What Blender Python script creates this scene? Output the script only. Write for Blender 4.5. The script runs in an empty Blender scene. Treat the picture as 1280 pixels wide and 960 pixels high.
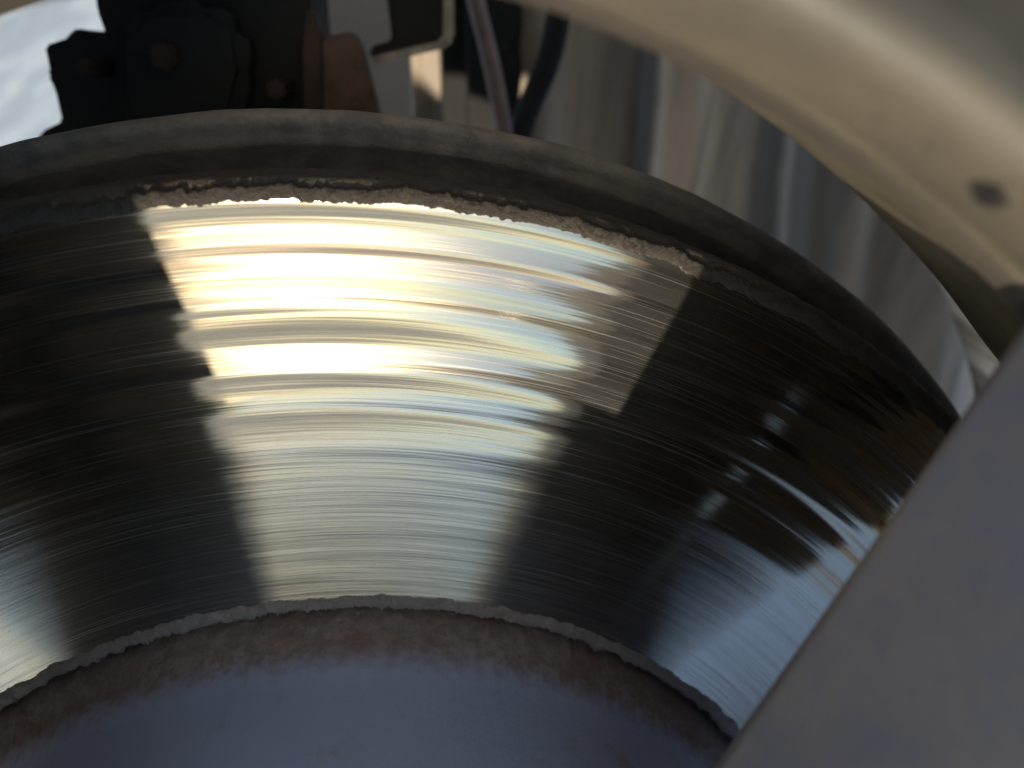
import bpy, bmesh, math, random
from mathutils import Vector, Matrix, noise
import numpy as np

random.seed(7)
C = bpy.context.scene.collection
scene = bpy.context.scene
PI = math.pi
rad = math.radians
R = 0.145                     # radius of the swept brake face, metres
AXLE = 0.325                  # axle height above the ground

# ---------------------------------------------------------------- frame of the wheel
# wheel frame: z = out of the car along the axle, x / y in the plane of the disc.
UP_AZ = rad(-50)              # where "up" lies in that plane (the phone was held turned)
cu, su = math.cos(UP_AZ), math.sin(UP_AZ)
# rows: world X, Y, Z expressed in wheel coordinates
M3 = Matrix(((su, -cu, 0.0), (0.0, 0.0, -1.0), (cu, su, 0.0)))
if M3.determinant() < 0:
    M3 = Matrix(((-su, cu, 0.0), (0.0, 0.0, -1.0), (cu, su, 0.0)))
WHEEL = Matrix.Translation((0, 0, AXLE)) @ M3.to_4x4() @ Matrix.Scale(R, 4)

# ---------------------------------------------------------------- camera
F_PX, CAM_Y, CAM_H = 961.26, 1.11239, 0.657025
CR = Matrix(((0.98535265, -0.04969686, -0.16312686),
             (0.10765879, 0.92314728, 0.36906462),
             (0.13224876, -0.38122084, 0.91497592)))
cam_d = bpy.data.cameras.new('camera')
cam = bpy.data.objects.new('camera', cam_d)
C.objects.link(cam)
cam_d.sensor_width = 36.0
cam_d.lens = 36.0 * F_PX / 1280.0
cam_d.clip_start = 0.002
cam_d.clip_end = 2000
rotw = (M3 @ CR).to_4x4()
posw = WHEEL @ Vector((0, CAM_Y, CAM_H))
cam.matrix_world = Matrix.Translation(posw) @ rotw
cam_d.dof.use_dof = True
cam_d.dof.focus_distance = 0.72 * R
cam_d.dof.aperture_fstop = 14
scene.camera = cam

# ---------------------------------------------------------------- sky and sun
SUN_D = Vector((-0.075, -0.56, 0.825)).normalized()       # towards the sun, wheel frame
sw = (M3 @ SUN_D).normalized()
el = math.asin(sw.z)
world = bpy.data.worlds.new('World')
scene.world = world
world.use_nodes = True
wn = world.node_tree
bg = wn.nodes['Background']
sky = wn.nodes.new('ShaderNodeTexSky')
sky.sky_type = 'NISHITA'
sky.sun_disc = False
sky.sun_elevation = el
sky.sun_rotation = math.atan2(sw.x, sw.y)
sky.air_density = 1.0
sky.dust_density = 0.15
wn.links.new(sky.outputs[0], bg.inputs[0])
bg.inputs[1].default_value = 0.074
sun_d = bpy.data.lights.new('sun', 'SUN')
sun = bpy.data.objects.new('sun', sun_d)
C.objects.link(sun)
sun_d.energy = 2.0
sun_d.angle = rad(0.7)
sun_d.color = (1.0, 0.88, 0.67)
sun.rotation_euler = (-sw).to_track_quat('-Z', 'Y').to_euler()
sun.location = (0, 0, 5)
scene.view_settings.view_transform = 'Standard'
scene.view_settings.look = 'None'
scene.view_settings.exposure = 1.55
scene.view_settings.gamma = 1.0
scene.cycles.max_bounces = 10
scene.cycles.glossy_bounces = 6
scene.cycles.use_denoising = True

# ---------------------------------------------------------------- node helpers
class N:
    """small expression builder for one material"""
    def __init__(s, name):
        s.m = bpy.data.materials.new(name)
        s.m.use_nodes = True
        s.t = s.m.node_tree
        s.t.nodes.clear()
        s.out = s.t.nodes.new('ShaderNodeOutputMaterial')
    def new(s, typ, **kw):
        n = s.t.nodes.new(typ)
        for k, v in kw.items():
            setattr(n, k, v)
        return n
    def put(s, sock, v):
        if v is None:
            return
        if isinstance(v, bpy.types.NodeSocket):
            s.t.links.new(v, sock)
        elif hasattr(sock.default_value, '__len__'):
            v = (v,) * 3 if not hasattr(v, '__len__') else tuple(v)
            L = len(sock.default_value)
            sock.default_value = (v + (1.0,))[:L] if L > len(v) else v[:L]
        else:
            sock.default_value = v
    def math(s, op, a, b=None, c=None, clamp=False):
        n = s.new('ShaderNodeMath', operation=op)
        n.use_clamp = clamp
        for i, v in enumerate((a, b, c)):
            if v is not None:
                s.put(n.inputs[i], v)
        return n.outputs[0]
    def add(s, a, b): return s.math('ADD', a, b)
    def sub(s, a, b): return s.math('SUBTRACT', a, b)
    def mul(s, a, b): return s.math('MULTIPLY', a, b)
    def vec(s, op, a, b=None, scale=None):
        n = s.new('ShaderNodeVectorMath', operation=op)
        s.put(n.inputs[0], a)
        if b is not None: s.put(n.inputs[1], b)
        if scale is not None: s.put(n.inputs['Scale'], scale)
        return n.outputs['Value'] if op in ('LENGTH', 'DOT_PRODUCT', 'DISTANCE') else n.outputs[0]
    def comb(s, x, y, z):
        n = s.new('ShaderNodeCombineXYZ')
        for i, v in enumerate((x, y, z)): s.put(n.inputs[i], v)
        return n.outputs[0]
    def obj(s):
        return s.new('ShaderNodeTexCoord').outputs['Object']
    def sep(s, v):
        n = s.new('ShaderNodeSeparateXYZ'); s.put(n.inputs[0], v); return n.outputs
    def noise(s, v, scale=1.0, detail=2.0, rough=0.5, w=None, dim='3D', dist=0.0):
        n = s.new('ShaderNodeTexNoise', noise_dimensions=dim)
        if dim != '1D' and v is not None: s.put(n.inputs['Vector'], v)
        if w is not None: s.put(n.inputs['W'], w)
        s.put(n.inputs['Scale'], scale); s.put(n.inputs['Detail'], detail)
        s.put(n.inputs['Roughness'], rough); s.put(n.inputs['Distortion'], dist)
        return n.outputs['Fac']
    def ss(s, v, a, b, lo=0.0, hi=1.0):
        n = s.new('ShaderNodeMapRange', interpolation_type='SMOOTHSTEP')
        s.put(n.inputs[0], v)
        for i, x in enumerate((a, b, lo, hi)): s.put(n.inputs[1 + i], x)
        return n.outputs[0]
    def mix(s, f, a, b):
        n = s.new('ShaderNodeMix', data_type='RGBA')
        s.put(n.inputs['Factor'], f); s.put(n.inputs[6], a); s.put(n.inputs[7], b)
        return n.outputs[2]
    def ramp(s, v, stops):
        n = s.new('ShaderNodeValToRGB')
        e = n.color_ramp.elements
        while len(e) < len(stops): e.new(0.5)
        for x, (p, c) in zip(e, stops):
            x.position = p; x.color = tuple(c) + (1,)
        s.put(n.inputs[0], v)
        return n.outputs[0]
    def to_world(s, v):
        n = s.new('ShaderNodeVectorTransform', vector_type='NORMAL', convert_from='OBJECT', convert_to='WORLD')
        s.put(n.inputs[0], v)
        return n.outputs[0]
    def bump(s, h, dist, strength=1.0):
        n = s.new('ShaderNodeBump')
        s.put(n.inputs['Height'], h); n.inputs['Distance'].default_value = dist
        n.inputs['Strength'].default_value = strength
        return n.outputs[0]
    def principled(s, color, rough=0.5, metal=0.0, normal=None, **kw):
        n = s.new('ShaderNodeBsdfPrincipled')
        s.put(n.inputs['Base Color'], color); s.put(n.inputs['Roughness'], rough)
        s.put(n.inputs['Metallic'], metal)
        if normal is not None: s.put(n.inputs['Normal'], normal)
        for k, v in kw.items(): s.put(n.inputs[k], v)
        return n.outputs[0]
    def done(s, sh):
        s.t.links.new(sh, s.out.inputs['Surface'])
        return s.m

# ---------------------------------------------------------------- materials
def mat_swept_steel():
    g = N('swept_steel')
    p = g.obj()
    x, y, z = g.sep(p)
    rho = g.math('SQRT', g.add(g.mul(x, x), g.mul(y, y)))
    phi = g.math('ARCTAN2', x, g.mul(y, 1.0))           # 0 at the top, seam far below
    rhat = g.comb(g.math('DIVIDE', x, rho), g.math('DIVIDE', y, rho), 0.0)
    that = g.comb(g.math('DIVIDE', g.mul(y, -1), rho), g.math('DIVIDE', x, rho), 0.0)
    outer = g.ss(rho, 0.71, 0.90)
    def band(fr, fp, det=2.0, off=0.0):
        v = g.comb(g.add(g.mul(rho, fr), off), g.mul(phi, fp), 0.37 + off)
        return g.sub(g.noise(v, 1.0, det, 0.55, dim='3D'), 0.5)
    b0 = band(9, 0.25, 0.0, 24.5)
    b1 = band(46, 0.30, 1.0, 33.3)
    b2 = band(105, 0.9, 2.0, 5.0)
    b3 = band(380, 1.2, 2.0, 9.0)
    b4 = band(1000, 5.0, 1.0, 13.0)
    tilt = g.mul(outer, g.add(0.10, g.add(g.mul(b0, 0.30), g.add(g.mul(b1, 1.75), g.mul(b2, 0.80)))))
    inner = g.sub(1.0, outer)
    # a shallow dished track part-way out
    tilt = g.add(tilt, g.mul(0.13, g.mul(g.ss(rho, 0.770, 0.800), g.ss(rho, 0.860, 0.825))))
    tilt = g.add(tilt, g.mul(inner, g.add(0.03, g.mul(b2, 0.10))))
    tilt = g.add(tilt, g.mul(g.add(0.48, g.mul(inner, 0.52)), g.add(g.mul(b3, 0.34), g.mul(b4, 0.60))))
    # the rolled outer edge of the worn face
    tilt = g.add(tilt, g.ss(rho, 0.975, 1.004, 0.0, 0.16))
    k = g.add(g.mul(b1, 0.05), g.add(g.mul(b2, 0.05), g.mul(b3, 0.02)))
    ragged = g.mul(k, g.add(0.08, g.mul(outer, 0.20)))
    nrm = g.vec('ADD', g.comb(0, 0, 1), g.vec('SCALE', rhat, scale=tilt))
    nrm = g.vec('NORMALIZE', g.vec('ADD', nrm, g.vec('SCALE', that, scale=ragged)))
    nw = g.to_world(nrm)
    tw = g.to_world(that)
    # straw and mauve tempering bands of the outer track
    hue = g.noise(g.comb(g.mul(rho, 22), g.mul(phi, 0.6), 3.3), 1.0, 2.0)
    steel = g.ramp(hue, [(0.30, (0.44, 0.34, 0.27)), (0.44, (0.49, 0.41, 0.29)), (0.55, (0.47, 0.42, 0.33)), (0.68, (0.56, 0.42, 0.21))])
    steel = g.mix(outer, (0.455, 0.42, 0.36), steel)
    # short scratches
    sv = g.comb(g.mul(rho, 900), g.mul(phi, 40), 1.7)
    s1 = g.noise(sv, 1.0, 1.0)
    scr = g.ss(s1, 0.66, 0.72)
    sv2 = g.comb(g.mul(rho, 900), g.mul(phi, 150), 4.1)
    fleck = g.ss(g.noise(sv2, 1.0, 1.0), 0.70, 0.76)
    def lobe(rough, aniso, col=steel, dist='BECKMANN'):
        n = g.new('ShaderNodeBsdfAnisotropic', distribution=dist)
        g.put(n.inputs['Color'], col); g.put(n.inputs['Roughness'], rough)
        g.put(n.inputs['Anisotropy'], aniso)
        g.put(n.inputs['Normal'], nw); g.put(n.inputs['Tangent'], tw)
        return n.outputs[0]
    # the finest scoring scatters a little light along the groove as well
    fn_ = g.noise(g.comb(g.mul(rho, 850), g.mul(phi, 3.5), 7.7), 1.0, 2.0)
    fine = g.ss(fn_, 0.56, 0.72)
    # sharp along the grooves, wide across them
    g1 = lobe(g.add(0.240, g.mul(outer, -0.085)), g.add(0.82, g.mul(outer, -0.26)))
    g2 = lobe(0.316, 0.40)
    g3 = lobe(0.75, 0.0, (0.62, 0.60, 0.58), 'GGX')
    m1 = g.new('ShaderNodeMixShader'); g.put(m1.inputs[0], g.add(0.09, g.mul(fine, 0.30)))
    g.t.links.new(g1, m1.inputs[1]); g.t.links.new(g2, m1.inputs[2])
    # dull haze of the worn iron between the score marks
    g4 = lobe(0.62, 0.22, (0.50, 0.49, 0.46), 'GGX')
    m0 = g.new('ShaderNodeMixShader')
    g.put(m0.inputs[0], g.add(0.055, g.mul(fine, 0.16)))
    g.t.links.new(m1.outputs[0], m0.inputs[1]); g.t.links.new(g4, m0.inputs[2])
    m2 = g.new('ShaderNodeMixShader')
    g.put(m2.inputs[0], g.add(0.006, g.math('MAXIMUM', g.math('MAXIMUM', g.mul(scr, 0.05), g.mul(fleck, 0.09)), g.mul(fine, 0.035))))
    g.t.links.new(m0.outputs[0], m2.inputs[1]); g.t.links.new(g3, m2.inputs[2])
    return g.done(m2.outputs[0])

def mat_flaky_rust(name, a, b, c, scale=90):
    g = N(name)
    p = g.obj()
    n1 = g.noise(p, scale, 6, 0.65)
    n2 = g.noise(p, scale * 0.22, 4, 0.6)
    col = g.mix(g.ss(n2, 0.38, 0.62), g.mix(g.ss(n1, 0.35, 0.65), a, b), c)
    h = g.add(g.noise(p, scale * 1.6, 6, 0.7), g.mul(n2, 0.6))
    return g.done(g.principled(col, g.ss(n1, 0.3, 0.7, 0.55, 0.9), 0.15, g.bump(h, 0.0011, 1.0)))

def mat_hat():
    """bell of the disc: browned rusty root, smooth grey-violet wall"""
    g = N('bell_oxide')
    p = g.obj()
    x, y, z = g.sep(p)
    n1 = g.noise(p, 70, 5, 0.65)
    n2 = g.noise(p, 9, 3, 0.6)
    n3 = g.noise(p, 190, 4, 0.7)
    edge = g.ss(g.add(z, g.mul(g.sub(n1, 0.5), 0.026)), 0.020, 0.058)
    rust = g.mix(g.ss(n1, 0.36, 0.64), (0.17, 0.135, 0.13), (0.25, 0.205, 0.21))
    rust = g.mix(g.ss(n2, 0.45, 0.66, 0.0, 0.8), rust, (0.18, 0.115, 0.095))
    spark = g.ss(n3, 0.66, 0.74)
    rust = g.mix(spark, rust, (0.5, 0.45, 0.42))
    wall = g.mix(n2, (0.26, 0.31, 0.50), (0.35, 0.395, 0.59))
    wall = g.mix(g.ss(g.noise(p, 26, 5, 0.7), 0.56, 0.72, 0.0, 0.7), wall, (0.27, 0.24, 0.26))
    col = g.mix(edge, rust, wall)
    h = g.add(g.mul(n1, g.sub(1.15, edge)), g.mul(n3, 0.12))
    return g.done(g.principled(col, g.mix(edge, (0.62,) * 3, (0.42,) * 3), 0.0, g.bump(h, 0.0005, 0.8)))

def mat_shield():
    g = N('dusty_shield_paint')
    p = g.obj()
    n1 = g.noise(p, 30, 6, 0.65)
    n2 = g.noise(p, 120, 4, 0.7)
    n3 = g.noise(p, 5, 3, 0.6)
    col = g.mix(g.ss(n1, 0.35, 0.7), (0.17, 0.152, 0.142), (0.31, 0.265, 0.23))
    col = g.mix(g.ss(n3, 0.45, 0.7, 0.0, 0.6), col, (0.30, 0.25, 0.205))
    col = g.mix(g.ss(n2, 0.70, 0.78), col, (0.30, 0.27, 0.24))
    return g.done(g.principled(col, g.ss(n1, 0.3, 0.7, 0.55, 0.8), 0.0, g.bump(g.add(n1, g.mul(n2, 0.8)), 0.0005, 0.8)))

def mat_wheel(name, base, dirt, dirt_amt, metal=0.25, rough=0.42, streak=False):
    g = N(name)
    p = g.obj()
    n1 = g.noise(p, 5.0, 5, 0.6)
    n2 = g.noise(p, 60, 5, 0.7)
    n3 = g.noise(p, 220, 3, 0.6)
    f = g.ss(g.add(n1, g.mul(g.sub(n2, 0.5), 0.5)), 0.35, 0.70, 0.0, dirt_amt)
    col = g.mix(f, base, dirt)
    col = g.mix(g.ss(n3, 0.69, 0.76, 0.0, 0.5), col, (0.10, 0.075, 0.055))
    return g.done(g.principled(col, g.add(g.mul(f, 0.25), rough), metal, g.bump(g.add(n2, n3), 0.00008, 0.5)))

def mat_rim():
    """cream-grey rim paint under brake dust, patchy shadow painted on the inner step"""
    g = N('shade_patched_rim_paint')
    p = g.obj()
    x, y, z = g.sep(p)
    n1 = g.noise(p, 6.0, 5, 0.6)
    n2 = g.noise(p, 60, 5, 0.7)
    n3 = g.noise(p, 240, 3, 0.6)
    n4 = g.noise(p, 11, 4, 0.65, dist=0.6)
    f = g.ss(g.add(n1, g.mul(g.sub(n2, 0.5), 0.4)), 0.35, 0.70)
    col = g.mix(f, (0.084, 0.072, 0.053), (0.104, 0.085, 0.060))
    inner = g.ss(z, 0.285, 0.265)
    col = g.mix(g.mul(inner, g.ss(n4, 0.47, 0.60, 0.0, 0.85)), col, (0.055, 0.044, 0.034))  # patchy shadow on the inner step, painted as brown blotches
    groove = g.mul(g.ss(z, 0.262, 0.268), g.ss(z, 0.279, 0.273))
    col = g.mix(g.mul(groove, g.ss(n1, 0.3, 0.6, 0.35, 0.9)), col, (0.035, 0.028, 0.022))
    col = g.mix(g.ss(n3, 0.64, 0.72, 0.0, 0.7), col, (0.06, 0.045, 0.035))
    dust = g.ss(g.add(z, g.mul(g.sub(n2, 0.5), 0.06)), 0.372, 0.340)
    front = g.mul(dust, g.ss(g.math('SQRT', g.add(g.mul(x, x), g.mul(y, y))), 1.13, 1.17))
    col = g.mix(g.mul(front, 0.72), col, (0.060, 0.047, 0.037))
    return g.done(g.principled(col, g.add(0.5, g.mul(f, 0.2)), 0.0, g.bump(g.add(n2, n3), 0.0001, 0.6)))

def mat_barrel():
    g = N('barrel_silver')
    p = g.obj()
    x, y, z = g.sep(p)
    a = g.math('ARCTAN2', x, y)
    s1 = g.noise(g.comb(g.mul(a, 11), g.mul(z, 0.35), 0), 1.0, 3, 0.55)
    s2 = g.noise(g.comb(g.mul(a, 45), g.mul(z, 0.9), 2), 1.0, 3, 0.6)
    f = g.ss(g.add(s1, g.mul(g.sub(s2, 0.5), 0.25)), 0.40, 0.62)
    col = g.mix(f, (0.60, 0.58, 0.56), (0.13, 0.105, 0.085))  # reflection streaks along the barrel painted as silver and brown
    col = g.mix(g.ss(g.noise(p, 7, 4, 0.6), 0.55, 0.75, 0, 0.5), col, (0.34, 0.28, 0.21))
    that = g.vec('NORMALIZE', g.comb(g.mul(y, -1), x, 0.0))
    return g.done(g.principled(col, g.add(0.28, g.mul(f, 0.25)), 0.55))

def mat_plain(name, col, rough=0.5, metal=0.0, var=0.35, scale=20, bump=0.0003):
    g = N(name)
    p = g.obj()
    n = g.noise(p, scale, 5, 0.65)
    dark = tuple(c * (1 - var) for c in col); lite = tuple(min(1, c * (1 + var)) for c in col)
    return g.done(g.principled(g.mix(g.ss(n, 0.3, 0.7), dark, lite), rough, metal, g.bump(n, bump, 0.6)))

def mat_ground():
    g = N('sunlit_concrete')
    p = g.obj()
    n = g.noise(p, 11, 5, 0.6, dist=0.8)
    n2 = g.noise(p, 40, 5, 0.7)
    col = g.mix(g.ss(n, 0.4, 0.6), (0.42, 0.45, 0.46), (0.60, 0.62, 0.60))
    col = g.mix(g.ss(n2, 0.45, 0.7, 0, 0.35), col, (0.40, 0.39, 0.36))
    return g.done(g.principled(col, 0.85, 0.0, g.bump(n2, 0.004, 0.6)))

def mat_foil():
    g = N('sheen_banded_foil')
    p = g.obj()
    x, y, z = g.sep(p)
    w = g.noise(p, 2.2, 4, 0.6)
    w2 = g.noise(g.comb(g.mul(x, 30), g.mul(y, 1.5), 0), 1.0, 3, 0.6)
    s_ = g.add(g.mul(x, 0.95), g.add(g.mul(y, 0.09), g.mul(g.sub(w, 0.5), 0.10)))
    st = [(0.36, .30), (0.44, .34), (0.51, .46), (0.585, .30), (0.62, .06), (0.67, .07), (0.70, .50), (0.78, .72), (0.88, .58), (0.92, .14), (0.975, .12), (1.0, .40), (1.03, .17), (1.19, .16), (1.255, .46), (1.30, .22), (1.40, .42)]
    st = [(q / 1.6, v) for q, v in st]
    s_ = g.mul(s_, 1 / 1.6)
    col = g.ramp(s_, [(q, (v * 1.45, v * 1.18, v * 0.94)) for q, v in st])  # light and dark reflection bands painted in as colour stops
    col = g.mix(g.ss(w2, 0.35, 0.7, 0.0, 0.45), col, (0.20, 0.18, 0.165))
    return g.done(g.principled(col, 0.62, 0.0, g.bump(w2, 0.002, 0.4)))

M = {
    'steel': mat_swept_steel(),
    'lip': mat_flaky_rust('flaky_lip', (0.05, 0.040, 0.033), (0.105, 0.090, 0.075), (0.075, 0.062, 0.052), 140),
    'lip_in': mat_flaky_rust('grey_flaky_lip', (0.26, 0.23, 0.23), (0.42, 0.38, 0.38), (0.33, 0.30, 0.30), 120),
    'edge': mat_flaky_rust('dark_rim_rust', (0.065, 0.050, 0.042), (0.13, 0.098, 0.078), (0.09, 0.075, 0.066), 60),
    'hat': mat_hat(),
    'shield': mat_shield(),
    'face': mat_rim(),
    'spoke': mat_wheel('silver_spoke_paint', (0.185, 0.19, 0.25), (0.225, 0.21, 0.22), 1.0, 0.15, 0.38),
    'barrel': mat_barrel(),
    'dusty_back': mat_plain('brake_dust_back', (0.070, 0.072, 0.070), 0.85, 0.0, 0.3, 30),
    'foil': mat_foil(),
    'black': mat_plain('black_casting', (0.009, 0.008, 0.0078), 0.7),
    'rusty': mat_plain('brown_rusty_casting', (0.075, 0.046, 0.032), 0.75, 0.0, 0.5, 16),
    'rusty_dark': mat_plain('dark_rusty_casting', (0.045, 0.026, 0.018), 0.75, 0.0, 0.4, 16),
    'plate': mat_plain('black_plate', (0.006, 0.0065, 0.0065), 0.7),
    'hose': mat_plain('faded_hose', (0.22, 0.16, 0.16), 0.6, 0.0, 0.2),
    'rubber': mat_plain('black_rubber', (0.02, 0.02, 0.02), 0.75),
    'pink': mat_plain('pink_cap', (0.55, 0.30, 0.26), 0.5, 0.0, 0.1),
    'liner': mat_plain('arch_liner_plastic', (0.03, 0.03, 0.03), 0.8),
    'tar': mat_plain('tar_black', (0.006, 0.005, 0.005), 1.0, 0.0, 0.3, 60),
    'edgegrey': mat_plain('worn_grey_edge', (0.36, 0.33, 0.30), 0.5, 0.2),
    'pale': mat_plain('pale_grey_paint', (0.30, 0.25, 0.215), 0.6, 0.0, 0.1, 3),
    'ground': mat_ground(),
}

# ---------------------------------------------------------------- object helpers
def thing(name, label, cat, group=None):
    o = bpy.data.objects.new(name, None)
    C.objects.link(o)
    o.empty_display_size = 0.1
    o.matrix_world = WHEEL
    o['label'] = label; o['category'] = cat
    if group: o['group'] = group
    return o

def mesh_obj(name, verts, faces, mat, parent=None, smooth=True, label=None):
    me = bpy.data.meshes.new(name)
    me.from_pydata([tuple(v) for v in verts], [], faces)
    me.validate()
    bm = bmesh.new(); bm.from_mesh(me)
    bmesh.ops.recalc_face_normals(bm, faces=bm.faces)
    bm.to_mesh(me); bm.free()
    if smooth:
        me.polygons.foreach_set('use_smooth', [True] * len(me.polygons))
    me.materials.append(mat)
    o = bpy.data.objects.new(name, me)
    C.objects.link(o)
    if parent is not None:
        o.parent = parent
    else:
        o.matrix_world = WHEEL
    if label: o['label'] = label
    return o

def azimuths(fine=2000, a0=30, a1=145, coarse=120):
    a = list(np.linspace(a0, a1, fine, endpoint=False)) + list(np.linspace(a1, a0 + 360, coarse, endpoint=False))
    return [rad(v) for v in a]

def lathe(name, prof, mat, parent, az, jitter=None, smooth=True):
    """prof: list of (r, z); jitter(i, r, z, a) -> (dr, dz)"""
    vs, fs = [], []
    n, m = len(az), len(prof)
    for a in az:
        ca, sa = math.cos(a), math.sin(a)
        for i, (r, z) in enumerate(prof):
            if jitter:
                dr, dz = jitter(i, r, z, a)
                r, z = r + dr, z + dz
            vs.append((r * ca, r * sa, z))
    for j in range(n):
        k = (j + 1) % n
        for i in range(m - 1):
            fs.append((j * m + i, k * m + i, k * m + i + 1, j * m + i + 1))
    return mesh_obj(name, vs, fs, mat, parent, smooth)

def fn(x, y, z, f, octv=4):
    return noise.fractal(Vector((x, y, z)) * f, 0.8, 2.1, octv)

# ================================================================ GROUND
g = bpy.data.meshes.new('ground')
s = 400
g.from_pydata([(-s, -s, 0), (s, -s, 0), (s, s, 0), (-s, s, 0)], [], [(0, 1, 2, 3)])
g.materials.append(M['ground'])
go = bpy.data.objects.new('ground', g)
C.objects.link(go)
go['kind'] = 'structure'

# ================================================================ BRAKE DISC
disc = thing('brake_disc', 'worn shiny steel brake disc with grooved mirror-bright swept face', 'brake disc')
fa = azimuths()
# swept face: fine radial profile with real grooves
prof = []
NR = 220
for i in range(NR + 1):
    r = 0.604 + (1.004 - 0.604) * i / NR
    w = max(0, min(1, (r - 0.72) / 0.14))
    z = 0.0006 * noise.noise(Vector((r * 40, 0.3, 0))) * (0.3 + w) + 0.0002 * noise.noise(Vector((r * 160, 4.3, 0)))
    if r > 0.97: z -= ((r - 0.97) / 0.034) ** 2 * 0.006
    prof.append((r, z))
lathe('swept_face', prof, M['steel'], disc, azimuths(500, 30, 145, 110))

def lip_jit(i, r, z, a):
    x, y = math.cos(a), math.sin(a)
    amp = (0.0050, 0.004, 0.002, 0.002, 0.0045, 0.0045)[min(i, 5)]
    dr = amp * fn(x, y, 3.1, 26, 5) + 0.0022 * fn(x, y, 7.7 if i < 3 else 3.7, 170, 4)
    dz = (0.0, 0.0012, 0.0018, 0.0018, 0.0014, 0.001)[min(i, 5)] * fn(x, y, i * 1.9 + 9, 230, 4)
    return dr, dz
lathe('outer_rust_lip', [(1.0025, -0.006), (1.0035, 0.0006), (1.007, 0.0012), (1.0105, 0.0008), (1.0145, -0.0008), (1.0165, -0.007)],
      M['lip'], disc, fa, lip_jit)
def edge_jit(i, r, z, a):
    x, y = math.cos(a), math.sin(a)
    return 0.0016 * fn(x, y, i * 1.3, 70, 4), 0.0
lathe('outer_edge', [(1.004, -0.003), (1.012, -0.0045), (1.0195, -0.009), (1.0222, -0.016), (1.0215, -0.03), (1.02, -0.05), (1.019, -0.075), (1.017, -0.085), (0.99, -0.09)],
      M['edge'], disc, azimuths(900, 30, 145, 110), edge_jit)
def lipin_jit(i, r, z, a):
    x, y = math.cos(a), math.sin(a)
    if i == 0: return 0.0050 * fn(x, y, 1.1, 38, 5) + 0.0020 * fn(x, y, 2.2, 170, 4), 0
    if i in (1, 2, 3): return 0.004 * fn(x, y, 1.1, 38, 5), 0.0022 * fn(x, y, 5.5 + i * 0.6, 130, 5)
    if i == 4: return 0.0042 * fn(x, y, 8.1, 42, 5) + 0.002 * fn(x, y, 4.2, 170, 4), 0.0015 * fn(x, y, 5, 60, 3)
    return 0.0035 * fn(x, y, 8.1, 42, 5), 0
lathe('inner_rust_lip', [(0.6085, -0.006), (0.6065, 0.0015), (0.603, 0.004), (0.597, 0.004), (0.5925, 0.002), (0.594, -0.045)],
      M['lip_in'], disc, fa, lipin_jit)
hp = [(0.597, -0.045), (0.586, -0.046), (0.5815, -0.034), (0.580, -0.016), (0.5755, 0.001), (0.567, 0.016), (0.5605, 0.032), (0.5555, 0.048), (0.552, 0.066),
      (0.550, 0.09), (0.548, 0.13), (0.546, 0.18), (0.544, 0.23), (0.540, 0.25), (0.530, 0.262), (0.50, 0.266), (0.35, 0.266), (0.23, 0.266), (0.225, 0.255), (0.22, 0.2)]
def hat_jit(i, r, z, a):
    x, y = math.cos(a), math.sin(a)
    k = 0.0016 if 1 < i < 7 else 0.0002
    return k * fn(x, y, z * 6, 45, 5), k * fn(x, y, z * 6 + 3, 45, 4)
lathe('bell', hp, M['hat'], disc, azimuths(900, 20, 160, 90), hat_jit)

# ================================================================ DUST SHIELD
shield = thing('dust_shield', 'dark grey dust shield with rolled lip behind the brake disc', 'dust shield')
sp = [(0.55, -0.20), (0.80, -0.20), (0.96, -0.195), (1.005, -0.19), (1.022, -0.178), (1.030, -0.163), (1.0345, -0.158), (1.040, -0.159),
      (1.046, -0.155), (1.052, -0.150), (1.058, -0.149), (1.0625, -0.153), (1.065, -0.161), (1.064, -0.172), (1.060, -0.180), (1.03, -0.19), (1.0, -0.21), (0.9, -0.215), (0.55, -0.215)]
def sh_jit(i, r, z, a):
    x, y = math.cos(a), math.sin(a)
    return 0.0012 * fn(x, y, i * 0.6, 9, 3), 0.0012 * fn(x, y, 6, 6, 3)
lathe('shield_plate', sp, M['shield'], shield, azimuths(700, 20, 160, 90), sh_jit)

# ================================================================ ALLOY WHEEL
wheel = thing('alloy_wheel', 'dusty silver five-spoke alloy wheel framing the brake disc', 'wheel')
NS = 5
WC = 90.0
def window_curve(r_out, r_in, half, sig, n=200):
    """closed rounded opening centred on azimuth 90: returns list of (x, y)"""
    pts = []
    def P(r, a): a = rad(a); pts.append((r * math.cos(a), r * math.sin(a)))
    for t in np.linspace(-half(r_out), half(r_out), 120): P(r_out + 0.03 - 0.0046 * math.sqrt(t * t + 30), WC - t)   # outer edge, flatter than an arc
    for t in np.linspace(r_out, r_in, 160): P(t, WC - half(t))
    for t in np.linspace(half(r_in), -half(r_in), 60): P(r_in, WC - t)
    for t in np.linspace(r_in, r_out, 160): P(t, WC + half(t))
    p = np.array(pts)
    d = np.r_[0, np.cumsum(np.hypot(*np.diff(np.r_[p, p[:1]], axis=0).T))]
    L = d[-1]
    K = 800
    q = np.linspace(0, L, K, endpoint=False)
    pc = np.r_[p, p[:1]]
    x = np.interp(q, d, pc[:, 0]); y = np.interp(q, d, pc[:, 1])
    kk = np.fft.fftfreq(K, L / K)
    flt = np.exp(-2 * (PI * kk * sig) ** 2)
    x = np.fft.ifft(np.fft.fft(x) * flt).real; y = np.fft.ifft(np.fft.fft(y) * flt).real
    idx = (np.arange(n) * K // n)
    return np.stack([x[idx], y[idx]], 1)

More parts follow.
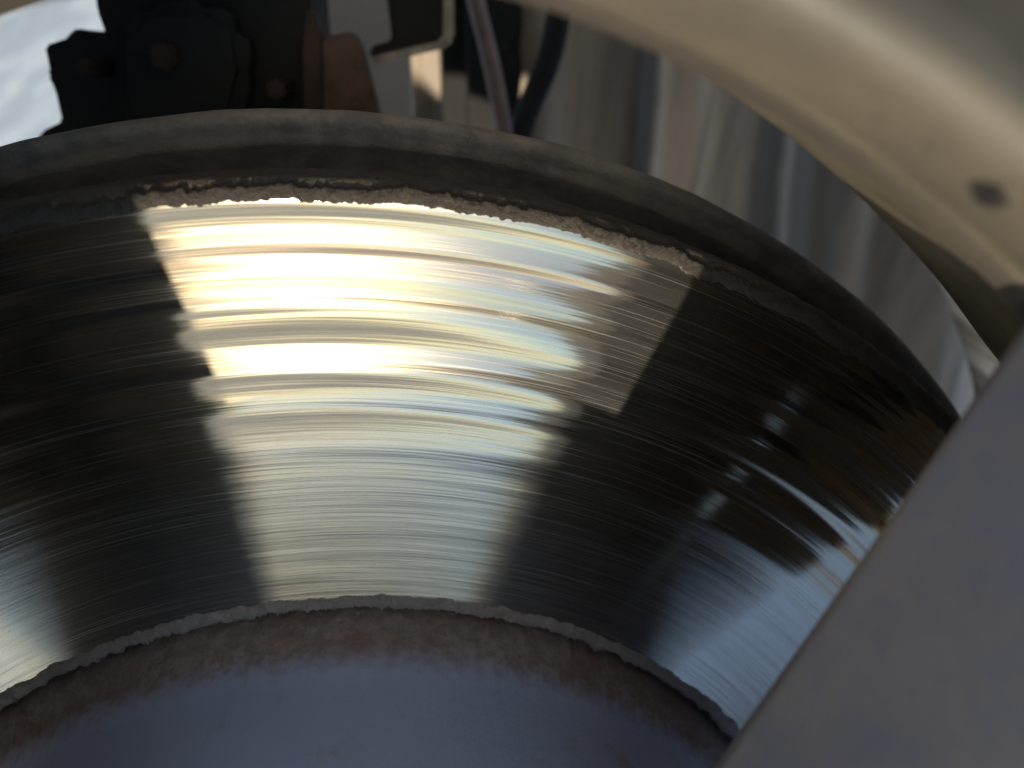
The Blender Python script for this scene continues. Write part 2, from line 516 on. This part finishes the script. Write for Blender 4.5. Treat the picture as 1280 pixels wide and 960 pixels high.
HB = lambda r: 32.5          # half angle of the opening at its back edge
NW = 220
loops = []   # (xy array, z, kind)
def off(c, d):
    t = np.roll(c, -1, 0) - np.roll(c, 1, 0)
    nn = np.stack([-t[:, 1], t[:, 0]], 1); nn /= np.linalg.norm(nn, axis=1)[:, None]
    return c + nn * d        # curve runs clockwise: left normal points outward
base = window_curve(1.172, 0.52, HB, 0.045, NW)
seq = [(0.030, 0.06), (0.008, 0.075), (0.0, 0.10), (-0.012, 0.18), (-0.021, 0.250), (-0.0255, 0.266), (-0.0195, 0.272), (-0.015, 0.284), (-0.019, 0.30), (-0.018, 0.335), (-0.014, 0.362),
       (-0.007, 0.376), (0.001, 0.3785), (0.008, 0.374), (0.028, 0.352), (0.065, 0.304), (0.12, 0.255)]
rb_ = np.hypot(base[:, 0], base[:, 1])
wr = np.clip((rb_ - 0.93) / 0.13, 0, 1); wr = wr * wr * (3 - 2 * wr)      # 1 on the rim, 0 along the spokes
for q_, (d_, z_) in enumerate(seq):
    t_ = q_ / (len(seq) - 1)
    zs_ = 0.33 + 0.10 * t_ + 0.13 * t_ * np.clip((0.67 - rb_) / 0.12, 0, 1)
    ds_ = 0.030 * t_ + (0.02 if t_ == 0 else 0.0) + 0.02 * max(0, t_ - 0.9) / 0.1
    dd = d_ * wr + ds_ * (1 - wr)
    loops.append((off(base, 1.0 * dd[:, None]), z_ * wr + zs_ * (1 - wr)))
NL = len(loops)
# cell boundary reached from each window sample along a ray from the window centre
ctr = np.array([0.0, 0.80])
RO = 1.47
def cell_hit(p):
    d = p - ctr; d = d / np.linalg.norm(d)
    best = 1e9
    # radial border lines at azimuth 90 +- 36
    for sgn in (1, -1):
        a = rad(90 + sgn * 36); nx, ny = -math.sin(a), math.cos(a)
        den = d[0] * nx + d[1] * ny
        if abs(den) > 1e-9:
            t = -(ctr[0] * nx + ctr[1] * ny) / den
            q = ctr + d * t
            if t > 0 and q[0] * math.cos(a) + q[1] * math.sin(a) > 0: best = min(best, t)
    for rr in (RO,):
        b = ctr @ d; cc = ctr @ ctr - rr * rr
        t = -b + math.sqrt(max(0, b * b - cc)); best = min(best, t)
    b = ctr @ d; cc = ctr @ ctr - 0.17 ** 2
    disc_ = b * b - cc
    if disc_ > 0 and b < 0:
        t = -b - math.sqrt(disc_)
        if t > 0: best = min(best, t)
    return ctr + d * best
hit = np.array([cell_hit(p) for p in loops[-1][0]])
def face_z(x, y):
    """height of the wheel's front face between the spokes: hub proud, outer rim rolling back"""
    r = math.hypot(x, y)
    t = max(0.0, min(1.0, (r - 0.45) / 0.75))
    return 0.575 - 0.32 * t * t * (3 - 2 * t) - 0.05 * max(0, (0.40 - r) / 0.25)
NF = 8
for j in range(1, NF + 1):
    w = j / NF
    xy = loops[NL - 1][0] * (1 - w) + hit * w
    zl = loops[NL - 1][1]
    zz = np.array([zl[q] + (face_z(x, y) - zl[q]) * (1 - (1 - w) ** 3.0) for q, (x, y) in enumerate(xy)])
    loops.append((xy, zz))
# split the casting into rim_ring, spokes and hub by where each face lies
pool = {'rim_ring': ([], []), 'hub': ([], [])}
for s_ in range(NS): pool['spoke%d' % s_] = ([], [])
for k in range(NS):
    rotk = rad(72 * k); ck, sk = math.cos(rotk), math.sin(rotk)
    vv = []
    for xy, z in loops:
        for i in range(NW):
            x, y = xy[i]
            zz = z if np.isscalar(z) else z[i]
            vv.append((x * ck - y * sk, x * sk + y * ck, zz))
    for l in range(len(loops) - 1):
        for i in range(NW):
            i2 = (i + 1) % NW
            f = (l * NW + i, l * NW + i2, (l + 1) * NW + i2, (l + 1) * NW + i)
            bx, by = base[i]; rb = math.hypot(bx, by)
            if rb > 1.02: key = 'rim_ring'
            elif rb < 0.57: key = 'hub'
            else:
                key = 'spoke%d' % (k if bx > 0 else (k + 1) % NS)
            V, Fc = pool[key]
            idx = []
            for q in f:
                V.append(vv[q]); idx.append(len(V) - 1)
            Fc.append(tuple(idx))
def pooled(name, key, mat):
    V, Fc = pool[key]
    o = mesh_obj(name, V, Fc, mat, wheel)
    bm = bmesh.new(); bm.from_mesh(o.data)
    bmesh.ops.remove_doubles(bm, verts=bm.verts, dist=1e-5)
    bmesh.ops.recalc_face_normals(bm, faces=bm.faces)
    bm.to_mesh(o.data); bm.free()
    o.data.polygons.foreach_set('use_smooth', [True] * len(o.data.polygons))
    return o
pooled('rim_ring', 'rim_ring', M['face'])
def spoke_mesh():
    """one cast spoke about azimuth 0: drafted flanks, crowned front, hollow back"""
    sec = [(-0.70, 0.40), (-0.80, 0.34), (-0.965, 0.300), (-0.99, 0.288), (-1.0, 0.287), (-0.995, 0.295), (-0.985, 0.36), (-0.97, 0.43), (-0.95, 0.49), (-0.90, 0.518), (-0.80, 0.532), (-0.5, 0.541), (-0.25, 0.547), (0, 0.549)]
    left = [(-0.70, 0.40), (-0.80, 0.34), (-0.965, 0.300), (-0.99, 0.288), (-1.0, 0.287), (-0.995, 0.295), (-0.95, 0.36), (-0.89, 0.43), (-0.82, 0.485), (-0.77, 0.512), (-0.70, 0.528), (-0.5, 0.541), (-0.25, 0.547), (0, 0.549)]
    sec = left + [(-a, z) for a, z in sec[-2::-1]]
    rs = list(np.linspace(0.30, 1.30, 41))
    vs, fs = [], []
    for r in rs:
        drop = 0.19 * max(0, (r - 0.85) / 0.45) ** 1.3
        for u, z in sec:
            a = rad(SPOKE_HALF) * u * (1.13 if u < 0 else 1.0)
            zz = z - drop * (z - 0.28) / 0.27
            vs.append((r * math.cos(a), r * math.sin(a), zz))
    m = len(sec)
    for i in range(len(rs) - 1):
        for k in range(m - 1):
            fs.append((i * m + k, i * m + k + 1, (i + 1) * m + k + 1, (i + 1) * m + k))
        fs.append((i * m + m - 1, i * m, (i + 1) * m, (i + 1) * m + m - 1))
    fs.append(tuple(range(m))); fs.append(tuple((len(rs) - 1) * m + k for k in range(m)))
    return vs, fs
SPOKE_HALF = 16.7
SLOT_R, SLOT_A, CAM_Y_SLOT = 0.965, 65.0, 1.11
sp0 = mesh_obj('spoke', *spoke_mesh(), M['spoke'], wheel)
# added slot through each spoke, so sky reflects as a bright patch
def cut(target, outline, outline1, z0, z1):
    bm = bmesh.new()
    lo = [bm.verts.new((x, y, z0)) for x, y in outline]
    hi = [bm.verts.new((x, y, z1)) for x, y in outline1]
    bm.faces.new(lo[::-1]); bm.faces.new(hi)
    for k in range(len(lo)):
        k2 = (k + 1) % len(lo)
        bm.faces.new((lo[k], lo[k2], hi[k2], hi[k]))
    bmesh.ops.recalc_face_normals(bm, faces=bm.faces)
    me = bpy.data.meshes.new('cutter'); bm.to_mesh(me); bm.free()
    co = bpy.data.objects.new('cutter', me); C.objects.link(co)
    co.matrix_world = WHEEL
    md = target.modifiers.new('slot', 'BOOLEAN'); md.object = co; md.operation = 'DIFFERENCE'; md.solver = 'EXACT'
    dg = bpy.context.evaluated_depsgraph_get()
    new = bpy.data.meshes.new_from_object(target.evaluated_get(dg))
    target.modifiers.clear(); target.data = new
    bpy.data.objects.remove(co); bpy.data.meshes.remove(me)
def slot_outline(z):
    """added slot slants along the mirror ray so the disc catches sky"""
    P = Vector((SLOT_R * math.cos(rad(SLOT_A)), SLOT_R * math.sin(rad(SLOT_A)), 0))
    q = P + (P - Vector((0, CAM_Y_SLOT, 0))) * (z / 0.657)
    q = Matrix.Rotation(rad(-54), 3, 'Z') @ q
    e = q.normalized(); t = Vector((-e.y, e.x, 0))
    out = []
    for k in range(20):
        a = 2 * PI * k / 20
        ux, uy = math.cos(a), math.sin(a)
        p = q + e * (0.024 * (1 if ux > 0 else -1) + 0.022 * ux) + t * (0.024 * uy)
        out.append((p.x, p.y))
    return out
cut(sp0, slot_outline(0.2), slot_outline(0.8), 0.2, 0.8)
for s_ in range(NS):
    o = sp0 if s_ == 0 else sp0.copy()
    if s_: C.objects.link(o); o.parent = wheel
    o.rotation_euler = (0, 0, rad(54 + 72 * s_))
    # the web that joins this spoke to hub and rim
for s_ in range(NS): pooled('spoke_web', 'spoke%d' % s_, M['spoke'])
pooled('hub', 'hub', M['spoke'])
lathe('rim_barrel', [(1.225, 0.065), (1.23, 0.03), (1.25, -0.10), (1.265, -0.25), (1.275, -0.48), (1.285, -0.56), (1.32, -0.60), (1.46, -0.62), (1.50, -0.63),
                     (1.50, -0.60), (1.47, -0.58), (1.36, -0.54), (1.34, -0.4), (1.34, -0.1), (1.40, 0.1), (1.48, 0.2), (1.50, 0.30), (1.475, 0.35)],
      M['barrel'], wheel, azimuths(300, 0, 180, 150))
tp = [(1.47, 0.20), (1.56, 0.27), (1.75, 0.33), (1.95, 0.30), (2.07, 0.22), (2.12, 0.05), (2.13, -0.15), (2.12, -0.38), (2.07, -0.52), (1.95, -0.60), (1.75, -0.64), (1.56, -0.66), (1.47, -0.60)]
lathe('tyre', tp, M['rubber'], wheel, azimuths(180, 0, 180, 120))

# the back of the casting is black with brake dust
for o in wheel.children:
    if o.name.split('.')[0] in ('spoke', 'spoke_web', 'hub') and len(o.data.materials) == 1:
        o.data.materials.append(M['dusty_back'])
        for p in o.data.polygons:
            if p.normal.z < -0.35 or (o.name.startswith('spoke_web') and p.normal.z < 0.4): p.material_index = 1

# ================================================================ BEHIND THE DISC
def at(px, py, z):
    """point of the wheel frame seen at photo pixel (px, py), at depth z behind the disc"""
    d = CR @ Vector(((px - 640) / F_PX, -(py - 480) / F_PX, -1.0))
    t = (z - CAM_H) / d.z
    return (d.x * t, CAM_Y + d.y * t)

def prism(name, outline, z0, thick, mat, parent=None, bev=0.012):
    bm = bmesh.new()
    top = [bm.verts.new((x, y, z0)) for x, y in outline]
    f = bm.faces.new(top)
    bm.normal_update()
    if f.normal.z < 0: f.normal_flip()
    ex = bmesh.ops.extrude_face_region(bm, geom=[f])
    vs = [e for e in ex['geom'] if isinstance(e, bmesh.types.BMVert)]
    bmesh.ops.translate(bm, verts=vs, vec=(0, 0, -thick))
    bmesh.ops.recalc_face_normals(bm, faces=bm.faces)
    bmesh.ops.bevel(bm, geom=list(bm.edges), offset=bev, segments=2, affect='EDGES', clamp_overlap=True)
    me = bpy.data.meshes.new(name); bm.to_mesh(me); bm.free()
    me.materials.append(mat)
    o = bpy.data.objects.new(name, me); C.objects.link(o)
    if parent is not None: o.parent = parent
    else: o.matrix_world = WHEEL
    return o

def pxl(pts, z): return [at(x, y, z) for x, y in pts]

kn = thing('steering_knuckle', 'black cast steering knuckle with stepped lug, behind the top of the dust shield', 'knuckle')
prism('casting', pxl([(36, 300), (40, 186), (52, 164), (77, 152), (68, 112), (59, 95), (62, 90), (55, 57), (85, 47), (88, 37), (104, 36), (107, 43), (131, 42), (127, 30), (121, 14), (112, -60),
                      (384, -60), (392, 40), (398, 120), (402, 300)], -0.60), -0.60, 0.30, M['black'], kn)
prism('boss', pxl([(150, 40), (190, 5), (260, 0), (310, 30), (320, 90), (300, 170), (150, 170)], -0.56), -0.52, 0.09, M['black'], kn, 0.02)
for (bx, by, br) in ((105, 85, 13), (205, 70, 20), (345, 112, 15)):
    c0 = Vector(at(bx, by, -0.5)); rr = (Vector(at(bx + br, by, -0.5)) - c0).length
    prism('bolt', [(c0.x + rr * math.cos(k * PI / 3 + 0.2), c0.y + rr * math.sin(k * PI / 3 + 0.2)) for k in range(6)], -0.49, 0.14, M['rusty_dark'], kn, 0.005)
for (x0, x1) in ((232, 246), (270, 280)):
    prism('rib', pxl([(x0, 60), (x1, 60), (x1 + 6, 200), (x0 + 6, 200)], -0.54), -0.54, 0.08, M['black'], kn, 0.006)
rb = thing('brake_bracket', 'brown rusty cast bracket block beside the black knuckle', 'bracket')
prism('block', pxl([(404, 46), (442, 38), (452, 60), (463, 100), (473, 140), (478, 230), (404, 230)], -0.50), -0.50, 0.12, M['rusty'], rb, 0.004)
prism('web', pxl([(384, 8), (392, 12), (404, 50), (412, 230), (382, 230), (378, 60)], -0.53), -0.53, 0.14, M['rusty_dark'], rb, 0.004)
hb = thing('hose_bracket', 'black sheet-metal hose bracket with pale folded edge at the top', 'bracket')
prism('panel', pxl([(476, -70), (490, 50), (463, 58), (462, 74), (556, 50), (560, -70)], -0.75), -0.75, 0.02, M['plate'], hb, 0.004)
prism('folded_edge', pxl([(460, 72), (554, 50), (556, -70), (567, -70), (568, 48), (562, 59), (462, 82)], -0.72), -0.72, 0.05, M['edgegrey'], hb, 0.006)

def tube(name, pts, r, mat, parent=None, seg=14):
    pts = [Vector(p) for p in pts]
    # Catmull-Rom resample
    P = []
    for i in range(len(pts) - 1):
        p0, p1, p2, p3 = pts[max(0, i - 1)], pts[i], pts[i + 1], pts[min(len(pts) - 1, i + 2)]
        for t in np.linspace(0, 1, 10, endpoint=False):
            t = float(t)
            P.append(0.5 * ((2 * p1) + (p2 - p0) * t + (2 * p0 - 5 * p1 + 4 * p2 - p3) * t * t + (3 * p1 - p0 - 3 * p2 + p3) * t ** 3))
    P.append(pts[-1])
    vs, fs = [], []
    up = Vector((0.3, 0.2, 1)).normalized()
    for i, p in enumerate(P):
        d = (P[min(i + 1, len(P) - 1)] - P[max(i - 1, 0)]).normalized()
        a = d.cross(up).normalized(); b = d.cross(a)
        for k in range(seg):
            an = 2 * PI * k / seg
            vs.append(p + (a * math.cos(an) + b * math.sin(an)) * r)
    n = len(P)
    for i in range(n - 1):
        for k in range(seg):
            k2 = (k + 1) % seg
            fs.append((i * seg + k, i * seg + k2, (i + 1) * seg + k2, (i + 1) * seg + k))
    fs.append(tuple(range(seg))); fs.append(tuple((n - 1) * seg + k for k in range(seg)))
    return mesh_obj(name, vs, fs, mat, parent)
def P3(px, py, z): x, y = at(px, py, z); return (x, y, z)

ho = tube('brake_hose', [P3(575, -90, -0.9), P3(597, 10, -0.88), P3(612, 70, -0.86), P3(626, 140, -0.84), P3(640, 230, -0.86)], 0.016, M['hose'])
ho['label'] = 'thin faded pinkish brake hose running down behind the disc'; ho['category'] = 'hose'
arm = thing('suspension_strut', 'dark suspension strut in the shade beside the thin hose', 'strut')
prism('tube', pxl([(548, -120), (652, -120), (660, 60), (640, 260), (560, 260)], -1.05), -1.05, 0.22, M['black'], arm, 0.05)
tube('rod', [P3(715, -90, -0.95), P3(690, 60, -0.95), P3(655, 150, -0.95), P3(620, 260, -0.95)], 0.024, M['black'], arm)
# crinkled sheet to the right
vs, fs = [], []
GX, GY = 150, 26
for iy in range(GY + 1):
    for ix in range(GX + 1):
        px = 515 + (1420 - 515) * ix / GX; py = -160 + 820 * iy / GY
        z = -1.25
        x, y = at(px - (py - 150) * 0.09 * (px - 640) / 400, py, z)
        z += 0.12 * noise.noise(Vector((ix * 0.075, iy * 0.008, 2.2))) + 0.022 * noise.noise(Vector((ix * 0.21, iy * 0.010, 8.1))) + 0.002 * noise.noise(Vector((ix * 0.9, iy * 0.03, 5)))
        vs.append((x, y, z))
for iy in range(GY):
    for ix in range(GX):
        a = iy * (GX + 1) + ix
        fs.append((a, a + 1, a + GX + 2, a + GX + 1))
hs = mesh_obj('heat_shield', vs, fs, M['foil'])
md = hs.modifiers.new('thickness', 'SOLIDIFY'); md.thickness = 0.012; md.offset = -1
hs['label'] = 'dusty silver heat shield with soft vertical folds and painted reflection bands behind the rim opening'; hs['category'] = 'heat shield'
ip = prism('inner_fender', pxl([(370, -160), (640, -160), (650, 260), (380, 260)], -1.7), -1.7, 0.05, M['pale'])
ip['label'] = 'pale grey inner panel glimpsed between the brackets'; ip['category'] = 'panel'
pc = tube('bleeder_cap', [P3(722, -30, -0.35), P3(724, -5, -0.35), P3(726, 7, -0.35)], 0.014, M['pink'])
pc['label'] = 'small pink rubber cap at the very top edge beside the rim'; pc['category'] = 'cap'

# ---------------------------------------------------------------- a lump of tar thrown on the rim
from mathutils.bvhtree import BVHTree
ring = next(o for o in bpy.data.objects if o.name == 'rim_ring')
bvh = BVHTree.FromPolygons([v.co for v in ring.data.vertices], [tuple(p.vertices) for p in ring.data.polygons])
def on_ring(px, py):
    o = Vector((0, CAM_Y, CAM_H))
    d = (CR @ Vector(((px - 640) / F_PX, -(py - 480) / F_PX, -1.0))).normalized()
    return bvh.ray_cast(o, d)
def blob(name, hit, nrm, size, flat, seed, mat, parent):
    bm = bmesh.new()
    bmesh.ops.create_icosphere(bm, subdivisions=4, radius=1.0)
    q = nrm.to_track_quat('Z', 'Y').to_matrix()
    for v in bm.verts:
        k = 1 + 0.8 * noise.fractal(v.co * 1.6 + Vector((seed, 0, 0)), 0.8, 2.0, 4)
        p = Vector((v.co.x * size * k, v.co.y * size * k, v.co.z * flat))
        v.co = hit + q @ p
    me = bpy.data.meshes.new(name); bm.to_mesh(me); bm.free()
    me.polygons.foreach_set('use_smooth', [True] * len(me.polygons))
    me.materials.append(mat)
    o = bpy.data.objects.new(name, me); C.objects.link(o); o.parent = parent
    return o
h = on_ring(1237, 241)
if h[0] is not None:
    tar = blob('tar_spot', h[0], h[1], 0.0062, 0.0022, 3.0, M['tar'], wheel)
    for (qx, qy, qs) in ((1230, 236, 0.0052), (1243, 246, 0.0055), (1234, 252, 0.0042), (1244, 234, 0.0034)):
        h2 = on_ring(qx, qy)
        if h2[0] is not None: blob('tar_lump', h2[0], h2[1], qs, 0.002, qx * 0.3, M['tar'], wheel)
rnd = random.Random(5)
for k in range(26):
    px = rnd.uniform(1090, 1300); py = 195 + (px - 1180) * 0.55 + rnd.uniform(-26, 26)
    h = on_ring(px, py)
    if h[0] is not None:
        blob('dirt_fleck', h[0], h[1], rnd.uniform(0.0005, 0.0013), 0.0003, k * 1.7, M['tar'], wheel)
